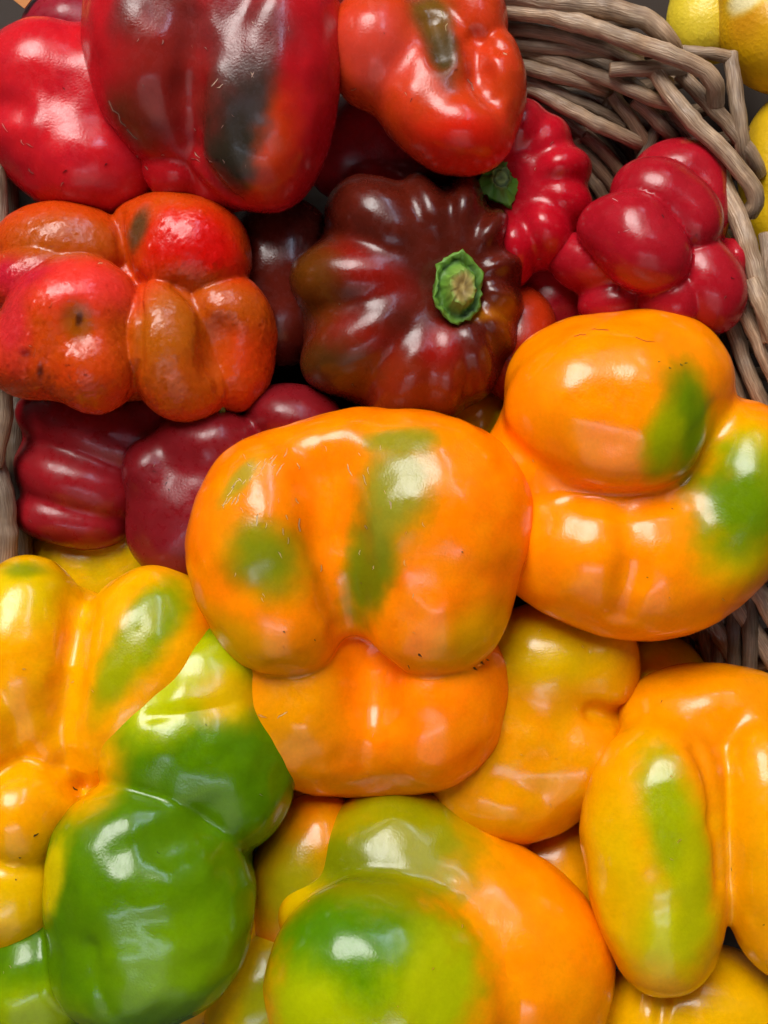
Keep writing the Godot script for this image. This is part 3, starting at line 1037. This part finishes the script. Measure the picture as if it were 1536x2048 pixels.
	pepper("bell_pepper", "knobbly crimson pepper made of many bulging lobes against the wicker wall", g, "a61b28", m, [
		[1320, 500, -80, 130, 155, 120, 40],
		[1185, 530, -40, 92, 62, 85, 20, 16],
		[1240, 610, -40, 84, 54, 75, 20],
		[5],
		[1356, 360, -50, 102, 82, 92, 16, -6],
		[1404, 425, -40, 52, 92, 90, 30],
		[5],
		[1318, 400, 36, 102, 80, 92, 9, 24],
		[1384, 455, 34, 56, 66, 88, 50],
		[5],
		[1462, 525, -5, 34, 48, 58, 6],
		[5],
		[1400, 560, 15, 76, 92, 95, 9, -20],
		[1425, 600, 8, 60, 66, 85, 50],
		[5],
		[1340, 602, 12, 72, 80, 90, 9, 20],
		[4],
		[1285, 500, 75, 104, 80, 95, 30, 34],
		[1262, 436, 70, 62, 50, 70, 50],
		[1205, 456, 40, 50, 46, 60, 50],
	], {"second": "981822", "lumps": 2.5, "scars": [[1255, 460, 16, -20, 2, "e0a0a0"], [1230, 400, 12, 20, 2, "e0a0a0"]]})
	var brown_lobes := [[800, 612, -85, 200, 224, 158, 40], [900, 600, -75, 132, 205, 140, 90]]
	for r in [[672, 384, 98], [584, 560, 92], [616, 752, 96], [770, 850, 84], [880, 846, 56], [962, 792, 46], [1018, 700, 38], [1040, 618, 34], [1040, 530, 34], [1006, 430, 38], [932, 356, 46], [826, 356, 50]]:
		var c := Vector2(905, 580)
		var e := Vector2(r[0], r[1])
		var length := (e - c).length()
		var q := c.lerp(e, 0.57)
		brown_lobes.append([26])
		brown_lobes.append([q.x, q.y, -34, r[2], length * 0.45, 88 + length * 0.16, 8, rad_to_deg((e - c).angle()) + 90.0])
	var brown := pepper("bell_pepper", "chocolate-brown ribbed pepper with a green cut stem in the middle", g, "4c1c14", m, brown_lobes, {"second": "5e2014", "lumps": 4.0, "marks": [[700, 690, 110, 60, 20, "7a1c10", 0.7], [720, 530, 110, 40, 30, "7e1a12", 0.7], [1012, 630, 36, 34, 0, "8a4a0c", 0.8], [960, 630, 46, 12, 0, "a05c10", 0.7], [620, 560, 60, 90, 0, "5e3410", 0.7], [820, 760, 150, 50, 0, "7c2810", 0.7], [880, 690, 40, 40, 0, "8a1a14", 0.7], [650, 740, 80, 60, 0, "4e3014", 0.7]],
		"grooves": [[50, 34, 902, 575, 906, 580]]})
	brown.stem = [{"x": 903, "y": 578, "radius": 52.0, "turn": 0.5, "axis": Vector3(0.28, -0.12, 1), "sides": 6, "cut": 7, "squash": 1.35,
		"rows": [[0.6, -30, "44651a", 0.3], [0.86, 24, "4c7420", 0.7], [1.0, 42, "587f28", 0.8], [0.9, 44, "587f28", 0.7], [0.78, 34, "40621a", 0.5], [0.66, 38, "527826", 0.3], [0.56, 58, "648830", 0.1], [0.47, 68, "76933c", 0.0], [0.34, 70, "9a8a4c", 0.0], [0.17, 64, "7a6434", 0.0], [0.0, 66, "a8945a", 0.0]]}]
	var specks := []
	for i in 6:
		specks.append([rng.randf_range(20, 250), rng.randf_range(560, 790), rng.randf_range(8, 20), rng.randf_range(0, 180), rng.randf_range(1.2, 2.0), "c05028"])
	pepper("bell_pepper", "wrinkled orange-red pepper with squashed lobes at the near edge of the red heap", g, "c43c10", wrinkled, [
		[265, 630, -85, 215, 172, 135, 50],
		[6],
		[130, 498, 5, 142.04, 93.28, 105, 12, 4],
		[6],
		[378, 505, 15, 127.2, 114.48, 120, 14, 14],
		[315, 445, 0, 89.04, 53, 80, 40],
		[6],
		[450, 635, 5, 99.64, 89.04, 105, 12, 24],
		[470, 715, -25, 78.44, 110.24, 95, 40],
		[6],
		[338, 690, 45, 97.52, 135.68, 115, 12, -10],
		[385, 770, 10, 80.56, 72.08, 90, 50],
		[5],
		[72, 560, 45, 112.36, 69.96, 85, 10, -14],
		[5],
		[150, 632, 75, 137.8, 118.72, 120, 30, -14],
		[188, 735, 70, 93.28, 91.16, 110, 50],
		[66, 710, 55, 101.76, 89.04, 105, 50],
	], {"second": "b8440e", "lumps": 4.0, "wrinkle": 0.7, "cell": 6.5, "scars": specks, "marks": [[60, 540, 95, 50, -12, "b0182c", 0.4], [385, 500, 95, 70, 10, "c8120c", 0.6], [120, 480, 110, 50, 0, "a84a10", 0.6], [275, 460, 20, 40, 20, "5a3a20", 0.6], [340, 660, 90, 110, 0, "a8520f", 0.6], [460, 600, 100, 40, 20, "b04a10", 0.6], [390, 770, 70, 60, 0, "b04c10", 0.6], [180, 560, 90, 60, 0, "d8342a", 0.7], [155, 645, 26, 34, 0, "9a4a08", 0.6], [158, 638, 5, 12, 10, "4a2008", 0.5], [48, 705, 12, 8, 0, "5a1a10", 0.6], [20, 640, 40, 90, 0, "c02a2a", 0.6], [80, 745, 5, 16, 10, "5a1a08", 0.6]],
		"grooves": [[30, 16, 156, 640, 160, 660], [34, 26, 440, 668, 425, 720]], "creases": [[9, 20, 14, 285, 560, 282, 640, 280, 720, 262, 790], [9, 18, 10, 240, 430, 240, 490, 262, 540], [9, 18, 14, 352, 572, 400, 620, 418, 700, 440, 780]]})
	pepper("bell_pepper", "dark maroon folded pepper in shade at the basket edge", g, "8e1c22", dull, [
		[180, 940, -150, 150, 140, 110, 30],
		[190, 870, -120, 165, 76, 100, 16, 20],
		[160, 960, -110, 135, 74, 100, 16, 18],
		[140, 1040, -120, 118, 56, 85, 16, 10],
		[300, 880, -150, 120, 90, 90, 30],
	], {"lumps": 4.0})
	var small := pepper("bell_pepper", "smooth burgundy pepper tucked behind the big orange one", g, "761a20", dull, [
		[430, 1000, -90, 165, 170, 130, 50],
		[310, 940, -50, 64, 66, 80, 30],
		[430, 890, -50, 110, 78, 100, 30, 10],
		[590, 840, -70, 105, 70, 100, 18, 14],
		[350, 1050, -70, 90, 110, 90, 50],
	], {"second": "6a161a", "lumps": 5.0})
	small.stem = [{"x": 440, "y": 820, "radius": 14.0, "turn": 0.0, "axis": Vector3(0, 0.6, 1), "sides": 5, "cut": 3, "rows": [[1.0, -20, "4a5a20", 0.2], [0.9, 8, "5a6a28", 0.2], [0.7, 18, "6a7434", 0.2], [0.5, 19, "8a7a4c", 0.0], [0.0, 19, "7a6a40", 0.0]]}]
	pepper("bell_pepper", "second brown shiny pepper deep in the gap between the wrinkled and the ribbed brown one", g, "5e2016", m, [[560, 560, -130, 125, 175, 115, 30], [540, 470, -160, 90, 80, 90, 14]], {})
	pepper("bell_pepper", "brown-red pepper mostly hidden behind the chocolate one and the orange dome", g, "a83014", m, [[1035, 690, -110, 85, 120, 90, 30]], {})
	pepper("bell_pepper", "dark red pepper in the shade under the dented orange-red one", g, "a61a20", dull, [[730, 300, -170, 130, 110, 100, 30], [830, 330, -180, 100, 90, 90, 20]], {})
	pepper("bell_pepper", "shaded crimson pepper low in the gap beneath the knobbly one", g, "a81c2a", dull, [[1110, 600, -190, 130, 110, 90, 30]], {})

func build_beyond() -> void:
	var card := slab("card", at(50, -50, -60), Vector3(110, 84, 4), flat("b5753a", 0.8))
	card.transform.basis = F * Basis(Vector3(0, 0, 1), deg_to_rad(52.0))
	tag(card, "small corner of brown card poking in behind the maroon pepper", "card")
	var m := StandardMaterial3D.new()
	m.vertex_color_use_as_albedo = true
	m.vertex_color_is_srgb = true
	m.roughness = 0.42
	m.heightmap_enabled = true
	m.heightmap_texture = tex_wrinkle
	m.heightmap_scale = 0.014
	m.uv1_triplanar = true
	m.uv1_scale = Vector3.ONE * 26.0
	var g := "lemons beyond the basket rim"
	pepper("lemon", "ripe lemon with brown scuffs and a pale end, beyond the corner of the rim", g, "e8ac08", m, [[1560, 70, -60, 118, 110, 110, 20, 40], [1500, -20, -60, 60, 70, 70, 40]], {"category": "lemon", "lumps": 4.0, "marks": [[1490, 40, 40, 40, 0, "c88a10", 0.7], [1490, 0, 40, 24, 0, "e8d8a0", 0.5]]})
	pepper("lemon", "dull yellow lemon lying along the outside of the basket wall", g, "d2a818", m, [[1590, 340, -110, 110, 160, 110, 20], [1590, 470, -110, 90, 90, 90, 40]], {"category": "lemon", "lumps": 4.0, "second": "c09a10"})
	pepper("lemon", "pale smooth lemon behind the top bend of the rim", g, "e6c832", m, [[1420, 40, -150, 85, 90, 70, 20, 40], [1440, -40, -150, 90, 80, 70, 40]], {"category": "lemon", "lumps": 2.0})
